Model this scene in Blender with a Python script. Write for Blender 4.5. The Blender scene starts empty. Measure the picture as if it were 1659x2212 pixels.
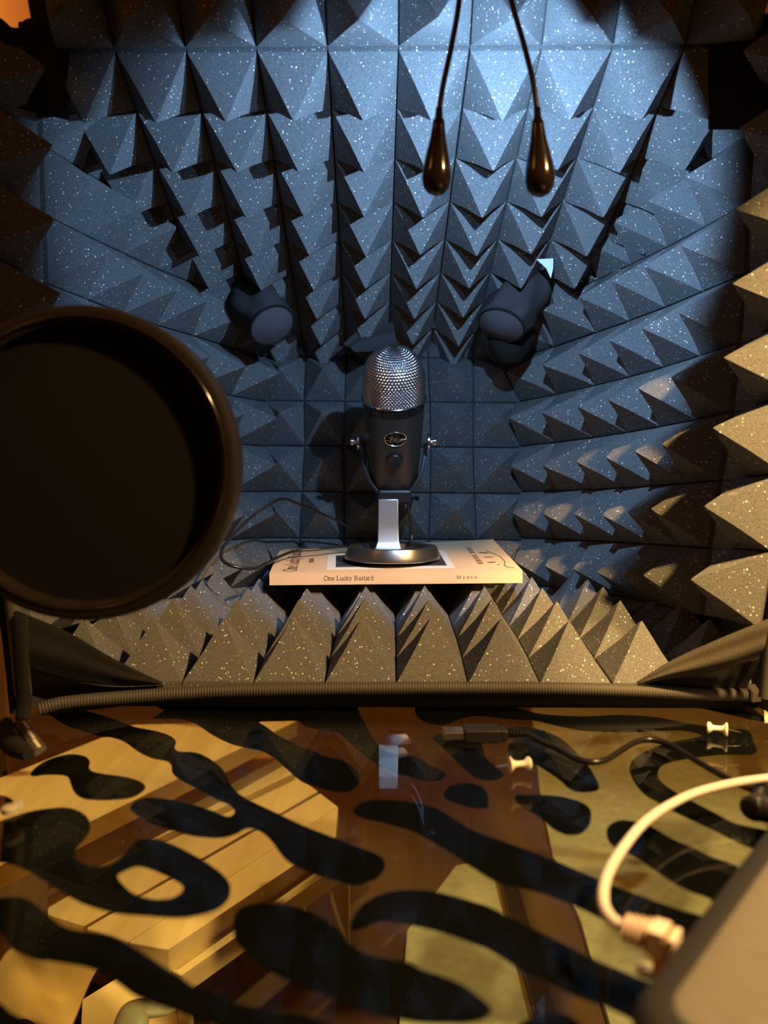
import bpy, math, random
from mathutils import Vector, Matrix, noise
from mathutils.geometry import tessellate_polygon
random.seed(7)
C = bpy.context.scene.collection
S = 0.01                                   # the script works in centimetres
PI = math.pi
V = Vector

# ------------------------------------------------------------------ camera
ZC, F, CX, CY = 16.3, 1726.0, 829.5, 1106.0
YAW, PITCH = math.atan(20.5 / F), math.radians(2.85)
RIGHT = V((math.cos(YAW), math.sin(YAW), 0))
FWD = V((-math.sin(YAW) * math.cos(PITCH), math.cos(YAW) * math.cos(PITCH), -math.sin(PITCH)))
UP = RIGHT.cross(FWD)
CAM = V((0, 0, ZC))
def ray(px, py): return FWD + RIGHT * ((px - CX) / F) - UP * ((py - CY) / F)
def W(px, py, Y):
    r = ray(px, py); return CAM + r * (Y / r.y)
def Zp(px, py, z):
    r = ray(px, py); return CAM + r * ((z - ZC) / r.z)
cd = bpy.data.cameras.new('camera'); cam = bpy.data.objects.new('camera', cd); C.objects.link(cam)
cd.sensor_fit = 'VERTICAL'; cd.sensor_height = 36; cd.sensor_width = 36; cd.lens = F / 2212 * 36
cd.clip_start = 0.01
cd.dof.use_dof = True; cd.dof.focus_distance = 0.67; cd.dof.aperture_fstop = 6.3
m = Matrix((RIGHT, UP, -FWD)).transposed().to_4x4(); m.translation = CAM * S
cam.matrix_world = m
bpy.context.scene.camera = cam

# ------------------------------------------------------------------ materials
def mat(name, col, rough=0.6, metal=0.0, spec=0.5, noise_=None, bump=None, emit=None):
    m = bpy.data.materials.new(name); m.use_nodes = True
    nt = m.node_tree; b = nt.nodes['Principled BSDF']
    b.inputs['Base Color'].default_value = (*col, 1)
    b.inputs['Roughness'].default_value = rough
    b.inputs['Metallic'].default_value = metal
    b.inputs['Specular IOR Level'].default_value = spec
    tc = nt.nodes.new('ShaderNodeTexCoord')
    if noise_:
        sc, amt = noise_
        n = nt.nodes.new('ShaderNodeTexNoise'); n.inputs['Scale'].default_value = sc; n.inputs['Detail'].default_value = 4
        nt.links.new(tc.outputs['Object'], n.inputs['Vector'])
        r = nt.nodes.new('ShaderNodeValToRGB')
        r.color_ramp.elements[0].position = .3; r.color_ramp.elements[1].position = .7
        r.color_ramp.elements[0].color = (*[c * (1 - amt) for c in col], 1)
        r.color_ramp.elements[1].color = (*[min(1, c * (1 + amt)) for c in col], 1)
        nt.links.new(n.outputs['Fac'], r.inputs['Fac']); nt.links.new(r.outputs['Color'], b.inputs['Base Color'])
    if bump:
        sc, st, di = bump
        n = nt.nodes.new('ShaderNodeTexNoise'); n.inputs['Scale'].default_value = sc; n.inputs['Detail'].default_value = 3
        nt.links.new(tc.outputs['Object'], n.inputs['Vector'])
        bp = nt.nodes.new('ShaderNodeBump'); bp.inputs['Strength'].default_value = st; bp.inputs['Distance'].default_value = di
        nt.links.new(n.outputs['Fac'], bp.inputs['Height']); nt.links.new(bp.outputs['Normal'], b.inputs['Normal'])
    return m

def foam_mat():
    m = mat('charcoal_foam', (.105, .107, .11), 0.85, 0, .25)
    nt = m.node_tree; b = nt.nodes['Principled BSDF']; L = nt.links.new
    tc = nt.nodes.new('ShaderNodeTexCoord')
    # fine open-cell grain
    g = nt.nodes.new('ShaderNodeTexNoise'); g.inputs['Scale'].default_value = 900; g.inputs['Detail'].default_value = 2
    L(tc.outputs['Object'], g.inputs['Vector'])
    gr = nt.nodes.new('ShaderNodeMapRange'); gr.inputs['From Min'].default_value = .3; gr.inputs['From Max'].default_value = .7
    gr.inputs['To Min'].default_value = .72; gr.inputs['To Max'].default_value = 1.3
    L(g.outputs['Fac'], gr.inputs['Value'])
    # glints of tiny cell windows, painted as pale specks in the base colour
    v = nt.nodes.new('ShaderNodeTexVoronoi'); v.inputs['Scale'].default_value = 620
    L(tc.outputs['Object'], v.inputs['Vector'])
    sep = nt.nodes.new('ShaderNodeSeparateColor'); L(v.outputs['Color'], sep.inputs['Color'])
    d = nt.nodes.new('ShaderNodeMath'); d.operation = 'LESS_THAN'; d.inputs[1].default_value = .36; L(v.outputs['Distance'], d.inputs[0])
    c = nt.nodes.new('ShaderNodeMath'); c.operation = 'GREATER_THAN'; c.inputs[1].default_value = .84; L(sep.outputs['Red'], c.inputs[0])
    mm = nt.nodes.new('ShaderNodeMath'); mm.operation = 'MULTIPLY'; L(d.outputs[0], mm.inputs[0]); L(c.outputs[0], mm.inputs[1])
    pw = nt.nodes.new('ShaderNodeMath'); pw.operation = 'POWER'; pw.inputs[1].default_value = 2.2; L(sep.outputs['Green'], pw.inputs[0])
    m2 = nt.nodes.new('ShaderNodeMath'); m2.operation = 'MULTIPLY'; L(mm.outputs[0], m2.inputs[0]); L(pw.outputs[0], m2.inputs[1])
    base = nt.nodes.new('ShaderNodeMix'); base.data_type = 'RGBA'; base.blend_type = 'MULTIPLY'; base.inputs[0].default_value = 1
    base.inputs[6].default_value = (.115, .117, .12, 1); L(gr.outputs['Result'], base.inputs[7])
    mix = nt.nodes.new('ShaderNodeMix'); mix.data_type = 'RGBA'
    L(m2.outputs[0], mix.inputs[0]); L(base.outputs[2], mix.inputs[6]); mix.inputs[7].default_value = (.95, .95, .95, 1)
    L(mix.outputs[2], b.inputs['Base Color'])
    bp = nt.nodes.new('ShaderNodeBump'); bp.inputs['Strength'].default_value = .35; bp.inputs['Distance'].default_value = .0006
    L(g.outputs['Fac'], bp.inputs['Height']); L(bp.outputs['Normal'], b.inputs['Normal'])
    return m

def weave_mat(name, col, scale=900, rough=.8, strength=.6):
    m = mat(name, col, rough, 0, .3)
    nt = m.node_tree; b = nt.nodes['Principled BSDF']; L = nt.links.new
    tc = nt.nodes.new('ShaderNodeTexCoord'); sp = nt.nodes.new('ShaderNodeSeparateXYZ'); L(tc.outputs['Object'], sp.inputs[0])
    hs = []
    for ax in ('X', 'Z'):
        mu = nt.nodes.new('ShaderNodeMath'); mu.operation = 'MULTIPLY'; mu.inputs[1].default_value = scale * 2; L(sp.outputs[ax], mu.inputs[0])
        si = nt.nodes.new('ShaderNodeMath'); si.operation = 'SINE'; L(mu.outputs[0], si.inputs[0]); hs.append(si)
    ad = nt.nodes.new('ShaderNodeMath'); ad.operation = 'ADD'; L(hs[0].outputs[0], ad.inputs[0]); L(hs[1].outputs[0], ad.inputs[1])
    mr = nt.nodes.new('ShaderNodeMapRange'); mr.inputs['From Min'].default_value = -2; mr.inputs['From Max'].default_value = 2
    L(ad.outputs[0], mr.inputs['Value'])
    rp = nt.nodes.new('ShaderNodeValToRGB'); rp.color_ramp.elements[0].color = (*[c * .35 for c in col], 1); rp.color_ramp.elements[1].color = (*[c * 1.9 for c in col], 1)
    L(mr.outputs['Result'], rp.inputs['Fac']); L(rp.outputs['Color'], b.inputs['Base Color'])
    bp = nt.nodes.new('ShaderNodeBump'); bp.inputs['Strength'].default_value = strength; bp.inputs['Distance'].default_value = .0008
    L(mr.outputs['Result'], bp.inputs['Height']); L(bp.outputs['Normal'], b.inputs['Normal'])
    return m

def glass_mat():
    m = bpy.data.materials.new('clear_glass'); m.use_nodes = True; nt = m.node_tree; nt.nodes.clear(); L = nt.links.new
    out = nt.nodes.new('ShaderNodeOutputMaterial'); tr = nt.nodes.new('ShaderNodeBsdfTransparent'); tr.inputs['Color'].default_value = (.93, .96, .93, 1)
    gl = nt.nodes.new('ShaderNodeBsdfGlossy'); gl.inputs['Roughness'].default_value = .01
    fr = nt.nodes.new('ShaderNodeFresnel'); fr.inputs['IOR'].default_value = 1.5
    # light leaves the pane unbent, so both faces reflect like a front face
    ge = nt.nodes.new('ShaderNodeNewGeometry'); mr = nt.nodes.new('ShaderNodeMapRange')
    mr.inputs['To Min'].default_value = 1.19; mr.inputs['To Max'].default_value = 1 / 1.19
    L(ge.outputs['Backfacing'], mr.inputs['Value']); L(mr.outputs['Result'], fr.inputs['IOR'])
    mx = nt.nodes.new('ShaderNodeMixShader'); L(fr.outputs[0], mx.inputs[0]); L(tr.outputs[0], mx.inputs[1]); L(gl.outputs[0], mx.inputs[2])
    L(mx.outputs[0], out.inputs['Surface'])
    return m

def wood_mat(name, c1, c2, ang, scale=40):
    m = mat(name, c1, .5, 0, .3); nt = m.node_tree; b = nt.nodes['Principled BSDF']; L = nt.links.new
    tc = nt.nodes.new('ShaderNodeTexCoord'); mp = nt.nodes.new('ShaderNodeMapping')
    mp.inputs['Rotation'].default_value = (0, 0, ang); mp.inputs['Scale'].default_value = (scale, scale * .06, scale)
    L(tc.outputs['Object'], mp.inputs[0])
    n = nt.nodes.new('ShaderNodeTexNoise'); n.inputs['Scale'].default_value = 1; n.inputs['Detail'].default_value = 6; L(mp.outputs[0], n.inputs['Vector'])
    r = nt.nodes.new('ShaderNodeValToRGB'); r.color_ramp.elements[0].position = .3; r.color_ramp.elements[1].position = .72
    r.color_ramp.elements[0].color = (*c1, 1); r.color_ramp.elements[1].color = (*c2, 1)
    L(n.outputs['Fac'], r.inputs['Fac']); L(r.outputs['Color'], b.inputs['Base Color'])
    return m

M_FOAM = foam_mat()
M_SHELL = weave_mat('black_nylon_fabric', (.010, .009, .008), 2600, .95)
M_WEB = weave_mat('black_webbing', (.06, .052, .04), 3000, .7)
M_BIND = mat('ribbed_binding_tape', (.06, .054, .042), .6, 0, .4)
M_VELVET = mat('dark_soft_fabric', (.05, .044, .046), .95, 0, .1, bump=(120, .4, .002))
M_HEM = mat('dark_fabric_hem', (.085, .078, .088), .95, 0, .1, bump=(1500, .4, .001))
M_TAG = mat('white_label', (.75, .85, .85), .5)
M_GLASS = glass_mat()
M_PRINT = mat('black_enamel_print', (.004, .004, .004), .6, 0, .0)
M_FRAME = mat('dark_table_metal', (.035, .025, .02), .5, .3)
M_WOOD = wood_mat('pale_pine', (.74, .54, .23), (.88, .69, .34), math.radians(-29), 60)
M_FLOOR = wood_mat('brown_floor_boards', (.10, .062, .03), (.15, .092, .042), 0, 30)
M_RUG = mat('grey_green_rug', (.50, .52, .34), .95, 0, .1, noise_=(60, .12), bump=(200, .3, .002))
M_CLOTH = mat('yellow_beige_cloth', (.55, .38, .14), .9, 0, .1, noise_=(20, .15))
M_GREY = mat('grey_green_plastic', (.38, .38, .26), .5)
M_BLACKP = mat('black_plastic', (.012, .012, .012), .35)
M_BLACKG = mat('glossy_brown_black', (.009, .006, .005), .14, 0, .55)
M_CORD = mat('thin_brown_cord', (.05, .022, .016), .4)
M_MIC = mat('matte_charcoal_metal', (.055, .05, .045), .42, .5, .4)
M_MICB = mat('glossy_black_band', (.012, .011, .010), .08, .2, .8)
M_CHROME = mat('chrome', (.75, .75, .76), .12, 1)
M_GRILLE = mat('grille_steel', (.62, .62, .64), .18, 1)
M_BASE = mat('brushed_dark_steel', (.30, .28, .26), .3, .95)
M_STEM = mat('brushed_steel', (.62, .60, .57), .33, .95)
M_SILVER = mat('silver_knob', (.7, .72, .75), .2, 1)
M_COVER = mat('tan_paper_cover', (.78, .52, .30), .45, 0, .4, noise_=(35, .06))
M_SPINE = M_COVER
M_PAGES = mat('book_pages', (.75, .68, .55), .9)
M_PHOTO = mat('photo_print_dark', (.05, .05, .055), .35, 0, .4, noise_=(140, .8))
M_WHITEP = mat('photo_white_border', (.82, .76, .70), .4)
M_INK = mat('brown_ink', (.09, .045, .02), .8)
M_LEAF = mat('olive_ink', (.12, .11, .035), .8)
M_TAGINK = mat('cream_lettering', (.75, .7, .5), .6)
M_HOOP = mat('black_plastic_hoop', (.009, .006, .0045), .5, 0, .3)
M_MESH = mat('black_nylon_mesh', (.006, .005, .005), .9, 0, .1)
M_LID = mat('grey_laptop_lid', (.17, .155, .12), .55, .1, .4, noise_=(250, .05))
M_LAPS = mat('dark_laptop_side', (.02, .018, .014), .6)
M_CABLEW = mat('white_cable', (.85, .76, .66), .35)
M_PLUGW = mat('ivory_plug', (.85, .72, .58), .3)
M_BOOT = mat('pale_pink_beige_boot', (.72, .56, .45), .3)
M_REFLECT = mat('orange_reflected_light', (.75, .33, .08), .35)  # orange of light reflected at the plug, put into the colour
M_GOLD = mat('gold_contacts', (.8, .55, .15), .25, 1)
M_CABLEB = mat('black_cable', (.014, .012, .011), .28, 0, .6)
M_USB = mat('usb_metal', (.62, .55, .5), .25, 1)
M_PIN = mat('cream_plastic_pin', (.88, .80, .66), .35)
M_NEEDLE = mat('steel_needle', (.8, .75, .65), .2, 1)
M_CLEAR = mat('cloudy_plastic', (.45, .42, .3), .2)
M_LED = mat('blue_white_led', (.8, .9, 1), .3)
M_LED.node_tree.nodes['Principled BSDF'].inputs['Emission Color'].default_value = (.4, .7, 1, 1)
M_LED.node_tree.nodes['Principled BSDF'].inputs['Emission Strength'].default_value = 8
M_WALL = mat('painted_wall', (.62, .40, .22), .9, 0, .2, noise_=(3, .05))
M_CEIL = mat('painted_ceiling', (.6, .5, .4), .9)

# ------------------------------------------------------------------ mesh builder
class MB:
    def __init__(s): s.v = []; s.f = []
    def add(s, vs, fs):
        o = len(s.v); s.v += [V(p) for p in vs]; s.f += [tuple(i + o for i in f) for f in fs]; return s
    def box(s, c, size, rot=None):
        hx, hy, hz = [a / 2 for a in size]; vs = []
        for x in (-hx, hx):
            for y in (-hy, hy):
                for z in (-hz, hz):
                    p = V((x, y, z)); p = rot @ p if rot else p; vs.append(p + V(c))
        return s.add(vs, [(0, 1, 3, 2), (4, 6, 7, 5), (0, 4, 5, 1), (2, 3, 7, 6), (0, 2, 6, 4), (1, 5, 7, 3)])
    def hexa(s, top, bot):
        n = len(top); fs = [tuple(range(n)), tuple(range(2 * n - 1, n - 1, -1))]
        for i in range(n): j = (i + 1) % n; fs.append((i, i + n, j + n, j))
        return s.add(list(top) + list(bot), fs)
    def tube(s, path, r, n=12, cap=True, flat=None):
        path = [V(p) for p in path]; k = len(path)
        rr = r if isinstance(r, (list, tuple)) else [r] * k
        vs = []; fs = []; up = None
        for i, p in enumerate(path):
            t = (path[min(i + 1, k - 1)] - path[max(i - 1, 0)]).normalized()
            if up is None: up = V((0, 0, 1)) if abs(t.z) < .9 else V((0, 1, 0))
            a = t.cross(up).normalized(); b = a.cross(t).normalized(); up = b
            for j in range(n):
                an = 2 * PI * j / n; fb = flat or 1
                vs.append(p + a * math.cos(an) * rr[i] + b * math.sin(an) * rr[i] * fb)
        for i in range(k - 1):
            for j in range(n):
                q = (j + 1) % n; fs.append((i * n + j, i * n + q, (i + 1) * n + q, (i + 1) * n + j))
        if cap: fs += [tuple(range(n - 1, -1, -1)), tuple((k - 1) * n + j for j in range(n))]
        return s.add(vs, fs)
    def lathe(s, prof, c, axis=(0, 0, 1), n=48, disp=None):
        ax = V(axis).normalized(); a = ax.orthogonal().normalized()
        if abs(ax.z) > .5: a = (V((1, 0, 0)) - ax * ax.x).normalized()
        b = ax.cross(a); vs = []; fs = []; idx = []
        for i, (r, h) in enumerate(prof):
            if r < 1e-6: idx.append([len(vs)] * n); vs.append(V(c) + ax * h)
            else:
                idx.append([len(vs) + j for j in range(n)])
                for j in range(n):
                    an = 2 * PI * j / n; d = disp(i, j) if disp else 0
                    vs.append(V(c) + ax * h + (a * math.cos(an) + b * math.sin(an)) * (r + d))
        for i in range(len(prof) - 1):
            for j in range(n):
                q = (j + 1) % n; f = [idx[i][j], idx[i][q], idx[i + 1][q], idx[i + 1][j]]
                f2 = [];
                for x in f:
                    if x not in f2: f2.append(x)
                if len(f2) > 2: fs.append(tuple(f2))
        return s.add(vs, fs)
    def slab(s, pts, up, t):
        """closed polygon pts (3D), thickened by vector up*t downwards"""
        n = len(pts); tri = tessellate_polygon([[V((p.x, p.y, 0)) for p in pts]])
        d = V(up) * t; vs = list(pts) + [p - d for p in pts]; fs = []
        for a, b, c in tri: fs.append((a, b, c)); fs.append((c + n, b + n, a + n))
        for i in range(n): j = (i + 1) % n; fs.append((i, i + n, j + n, j))
        return s.add(vs, fs)
    def build(s, name, m, parent=None, smooth=35, bevel=None, sub=0, origin=None):
        o0 = V((0, 0, 0))
        if parent is not None:
            p = parent
            while p.parent is not None: p = p.parent
            o0 = V(p.get('_o', (0, 0, 0)))
        elif origin is not None: o0 = V(origin)
        me = bpy.data.meshes.new(name)
        me.from_pydata([(p - o0) * S for p in s.v], [], s.f); me.validate(); me.update()
        import bmesh
        bm = bmesh.new(); bm.from_mesh(me); bmesh.ops.recalc_face_normals(bm, faces=bm.faces); bm.to_mesh(me); bm.free()
        if smooth:
            me.polygons.foreach_set('use_smooth', [True] * len(me.polygons)); me.set_sharp_from_angle(angle=math.radians(smooth))
        me.materials.append(m)
        o = bpy.data.objects.new(name, me); C.objects.link(o)
        if parent is not None: o.parent = parent
        else: o.location = o0 * S
        if bevel:
            b = o.modifiers.new('bevel', 'BEVEL'); b.width = bevel * S; b.segments = 3; b.limit_method = 'ANGLE'
        if sub:
            b = o.modifiers.new('sub', 'SUBSURF'); b.levels = sub; b.render_levels = sub
        return o

ROOTS = []
def thing(name, loc, label, cat, group=None):
    o = bpy.data.objects.new(name, None); C.objects.link(o); o.empty_display_size = .02
    o.location = V(loc) * S; o['_o'] = tuple(V(loc)); tag(o, label, cat, group); ROOTS.append(o); return o
def tag(o, label=None, cat=None, group=None, kind=None):
    if label: o['label'] = label
    if cat: o['category'] = cat
    if group: o['group'] = group
    if kind: o['kind'] = kind
    return o
def spline(pts, k=6, closed=False):
    pts = [V(p) for p in pts]; n = len(pts); out = []
    for i in range(n if closed else n - 1):
        g = (lambda j: pts[j % n]) if closed else (lambda j: pts[max(0, min(n - 1, j))])
        p0, p1, p2, p3 = g(i - 1), g(i), g(i + 1), g(i + 2)
        for t in range(k):
            u = t / k
            out.append(.5 * ((2 * p1) + (p2 - p0) * u + (2 * p0 - 5 * p1 + 4 * p2 - p3) * u * u + (3 * p1 - p0 - 3 * p2 + p3) * u ** 3))
    if not closed: out.append(pts[-1])
    return out

# ------------------------------------------------------------------ light
def light(name, kind, loc, target, energy, col, **kw):
    d = bpy.data.lights.new(name, kind); d.energy = energy; d.color = col
    for k, v in kw.items(): setattr(d, k, v)
    o = bpy.data.objects.new(name, d); C.objects.link(o); o.location = V(loc) * S
    o.rotation_euler = (V(target) - V(loc)).to_track_quat('-Z', 'Y').to_euler(); return o
# ------------------------------------------------------------------ vocal booth lined with foam
booth = thing('vocal_booth', (0, 75, 0), 'black fabric recording booth lined with charcoal pyramid foam, open at the front', 'vocal booth')

def foam(P, out, nu, nv, h=4.2, thick=1.0, keep=None, hf=None, jit=.12):
    """pyramid foam over the valley grid P(i,j); out(i,j) points to the back of the foam"""
    mb = MB(); idx = {}; bidx = {}; edges = {}
    vs = []; fs = []
    for i in range(nu + 1):
        for j in range(nv + 1):
            idx[i, j] = len(vs); vs.append(V(P(i, j)))
    for i in range(nu + 1):
        for j in range(nv + 1):
            bidx[i, j] = len(vs); vs.append(V(P(i, j)) + V(out(i, j)).normalized() * thick)
    for i in range(nu):
        for j in range(nv):
            if keep and not keep(i, j): continue
            k = [(i, j), (i + 1, j), (i + 1, j + 1), (i, j + 1)]
            co = [vs[idx[q]] for q in k]; cen = sum(co, V((0, 0, 0))) / 4
            n = (co[2] - co[0]).cross(co[3] - co[1]).normalized()
            o = V(out(i, j))
            if n.dot(o) > 0: n = -n
            hh = hf(i, j) if hf else h
            j3 = V((random.uniform(-jit, jit), random.uniform(-jit, jit), random.uniform(-jit, jit)))
            tip = cen + n * hh + j3
            base = len(vs)
            for fr, sc in ((.12, .97), (.55, .47), (.93, .085)):
                for q in range(4): vs.append(cen * 1.0 + (co[q] - cen) * sc + (tip - cen) * (fr if sc > .9 else fr))
            vs.append(tip)
            rings = [[idx[q] for q in k]] + [[base + 4 * r + q for q in range(4)] for r in range(3)]
            for r in range(3):
                for q in range(4):
                    w = (q + 1) % 4; fs.append((rings[r][q], rings[r][w], rings[r + 1][w], rings[r + 1][q]))
            for q in range(4): fs.append((rings[3][q], rings[3][(q + 1) % 4], base + 12))
            fs.append(tuple(bidx[q] for q in reversed(k)))
            for q in range(4):
                a, b = k[q], k[(q + 1) % 4]; e = tuple(sorted((a, b))); edges[e] = edges.get(e, 0) + 1
    for (a, b), c in edges.items():
        if c == 1: fs.append((idx[a], idx[b], bidx[b], bidx[a]))
    used = sorted({x for f in fs for x in f}); rm = {o: n for n, o in enumerate(used)}
    return MB().add([vs[o] for o in used], [tuple(rm[x] for x in f) for f in fs])

# floor panel
ROWY = [56.0, 61.1, 66.2, 71.3, 76.4, 81.5, 86.6, 91.7]
ROWZ = [.9, 1.55, 1.95, 2.0, 2.2, 2.3, 2.3, 2.3]
def P_floor(i, j): return V((.2 + 5.08 * (i - 5) + noise.noise(V((i, j, 1))) * .12, ROWY[j], ROWZ[j]))
def keep_floor(i, j):
    x = abs(.2 + 5.08 * (i - 4.5)); y = ROWY[j] + 2.5
    lim = 26 if y < 66 else (24 if y < 76 else (21 if y < 84 else 17))
    return x < lim
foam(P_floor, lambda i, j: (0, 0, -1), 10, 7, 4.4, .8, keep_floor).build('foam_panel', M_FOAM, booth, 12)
# roof panel and its raised front flap
def P_roof(i, j):
    pit = 4.92
    return V((.33 + pit * (i - 5) - .12 * j + noise.noise(V((i, j, 5))) * .15, 57 + 4.71 * j, 45.9 - 1.885 * j))
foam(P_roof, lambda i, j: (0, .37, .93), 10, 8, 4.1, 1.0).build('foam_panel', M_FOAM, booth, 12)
def P_flap(i, j): return V((.33 + 4.92 * (i - 5), 57 - 3.15 * j, 45.9 + 3.75 * j))
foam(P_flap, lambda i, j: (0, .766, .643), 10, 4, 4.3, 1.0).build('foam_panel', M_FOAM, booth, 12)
# back panel
BX = [-14.9, -10.3, -5.5, -.75, 4.1, 9.1, 14.5]
def backY(z): return 88 + .2 * (z - 3)
def P_back(i, j):
    z = -1.5 + 5.15 * j
    return V((BX[i] + (noise.noise(V((i * .7, j * .7, 9))) * .35), backY(z), z + .12 * (i - 3) * -.4))
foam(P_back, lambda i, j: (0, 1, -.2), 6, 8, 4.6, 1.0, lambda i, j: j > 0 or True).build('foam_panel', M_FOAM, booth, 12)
# side panels
PROF = [(14.6, 88.8), (17.7, 84.5), (20.2, 79.5), (22.1, 74.8), (23.6, 70.1), (24.8, 65.2), (25.7, 60.6), (26.1, 57.7), (26.6, 52.6)]
LEANW = [0, 0, .05, .15, .3, .6, 1, 1, 1]
def lean(z):
    t = [(2, -2.3), (7, -1.9), (12, -1.2), (17, -.6), (22, .1), (27, .6), (33, .8), (48, 1.2)]
    for (a, b), (c, d) in zip(t, t[1:]):
        if z <= c: return b + (d - b) * (z - a) / (c - a)
    return t[-1][1]
def P_side(sg, dz=0):
    def P(i, j):
        x, y = PROF[i]; u = i / 8
        z = -1.3 + (5.12 * j) + .7 * u + dz * u
        x2 = x + lean(z) * LEANW[i]; y2 = y + (.2 * (z - 8) * (1 - min(1, i / 2)))
        if i not in (0, 8): x2 += noise.noise(V((i * .8, j * .9, 3 * sg))) * .25
        return V((sg * x2, y2, max(z, .3)))
    return P
def out_side(sg):
    def o(i, j):
        a = PROF[min(i + 1, 8)]; b = PROF[max(i - 1, 0)]
        t = V((a[0] - b[0], a[1] - b[1], 0)).normalized(); n = V((-t.y, t.x, 0))
        return V((sg * abs(n.x), abs(n.y), 0))
    return o
def roofz(y): return 45.9 - .4 * (y - 57)
for sg in (1, -1):
    Pf = P_side(sg, 1.4 if sg > 0 else .6)
    def keep(i, j, Pf=Pf):
        p = Pf(i, j); q = Pf(i + 1, j)
        return min(p.z, q.z) < roofz((p.y + q.y) / 2) - .5 and j < 9 and not (i >= 5 and j == 0)
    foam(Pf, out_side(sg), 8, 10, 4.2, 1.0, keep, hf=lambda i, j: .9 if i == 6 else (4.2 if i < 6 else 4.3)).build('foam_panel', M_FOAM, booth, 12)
# fabric shell behind the foam
def shell(quad, t, name='fabric_shell'):
    a, b, c, d = [V(p) for p in quad]; n = (b - a).cross(d - a).normalized() * t
    MB().hexa([a, b, c, d], [a + n, b + n, c + n, d + n]).build(name, M_SHELL, booth, 0)
shell([(-26.2, 57, 47.4), (-17, 96, 31.8), (17, 96, 31.8), (26.2, 57, 47.4)], -.35)
shell([(-24, 58.2, 47.1), (24.5, 58.2, 47.1), (24.5, 45.6, 62.0), (-24, 45.6, 62.0)], -.35)
shell([(-16.5, 89.3, 0), (16.5, 89.3, 0), (16.5, 96.6, 35), (-16.5, 96.6, 35)], -.35)
shell([(-26, 55.6, .05), (-17, 90, .05), (17, 90, .05), (26, 55.6, .05)], .3)
for sg in (1, -1):
    mb = MB(); P = P_side(sg, 1.4 if sg > 0 else .6); o = out_side(sg); row = []
    for i in range(9):
        col = []
        top = min(roofz(PROF[i][1]) + 2.2, 47.8)
        for z in [0.05 + (top - .05) * k / 10 for k in range(11)]:
            x = sg * (PROF[i][0] + lean(z) * LEANW[i]); y = PROF[i][1] + (.2 * (z - 8) * (1 - min(1, i / 2)))
            col.append(V((x, y, z)) + V(o(i, 0)).normalized() * 1.35)
        row.append(col)
    vs = []; fs = []
    for lay in range(2):
        for i in range(9):
            for k in range(11): vs.append(row[i][k] + V(o(i, 0)).normalized() * .35 * lay)
    for i in range(8):
        for k in range(10):
            a = i * 11 + k; fs.append((a, a + 1, a + 12, a + 11)); b = a + 99; fs.append((b, b + 11, b + 12, b + 1))
    for i in range(8):
        a = i * 11; fs.append((a, a + 11, a + 110, a + 99)); a += 10; fs.append((a, a + 99, a + 110, a + 11))
    for k in range(10):
        a = k; fs.append((a, a + 99, a + 100, a + 1)); a = 88 + k; fs.append((a, a + 1, a + 100, a + 99))
    mb.add(vs, fs).build('fabric_shell', M_SHELL, booth, 0)
    # bound vertical front edge
    path = [V((sg * (26.9 + lean(z)), 52.1, z)) for z in [1.5 + 3 * k for k in range(16)]]
    MB().tube(path, .55, 10).build('edge_binding', M_BIND, booth, 60)
# ribbed binding along the front lip of the floor
lip = [(84, 1531), (130, 1519), (200, 1511), (300, 1503), (400, 1497), (500, 1492), (700, 1488), (900, 1486), (1100, 1486), (1250, 1488), (1400, 1493), (1500, 1498), (1612, 1501)]
lp = spline([W(a, b, 52 + 3 * min(1, (a - 84) / 250)) for a, b in lip], 130)
mb = MB(); dd = 0; rs = []
for i, p in enumerate(lp):
    if i: dd += (p - lp[i - 1]).length
    rs.append(.43 + .022 * math.sin(dd * 2 * PI / .2))
mb.tube(lp, rs, 12)
o_ = mb.build('front_binding', M_BIND, booth, 60)
# lower fabric of the lip, reaching down to the table
mb = MB(); vs = []; fs = []
for i, p in enumerate(lp[::30]):
    vs += [p + V((0, .5, .1)), V((p.x, p.y + .35, .06)), V((p.x, p.y + 2.5, .06)), p + V((0, 2.5, -.1))]
n = len(lp[::30])
for i in range(n - 1):
    for q in range(4): w = (q + 1) % 4; fs.append((i * 4 + q, i * 4 + w, i * 4 + 4 + w, i * 4 + 4 + q))
fs += [(0, 1, 2, 3), tuple(4 * (n - 1) + q for q in (3, 2, 1, 0))]
mb.add(vs, fs).build('lip_fabric', M_SHELL, booth, 40)
# folded frayed end of the binding on the right
e = W(1630, 1502, 55.0)
mb = MB().hexa([e + V((-.6, .5, .55)), e + V((-.4, -.45, .5)), e + V((.5, -.35, .1)), e + V((.25, .5, .75))],
               [e + V((-.6, .5, -.35)), e + V((-.4, -.45, -.45)), e + V((.5, -.4, -.4)), e + V((.3, .5, -.3))])
mb.build('binding_end', M_WEB, booth, 20, bevel=.12)

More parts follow.
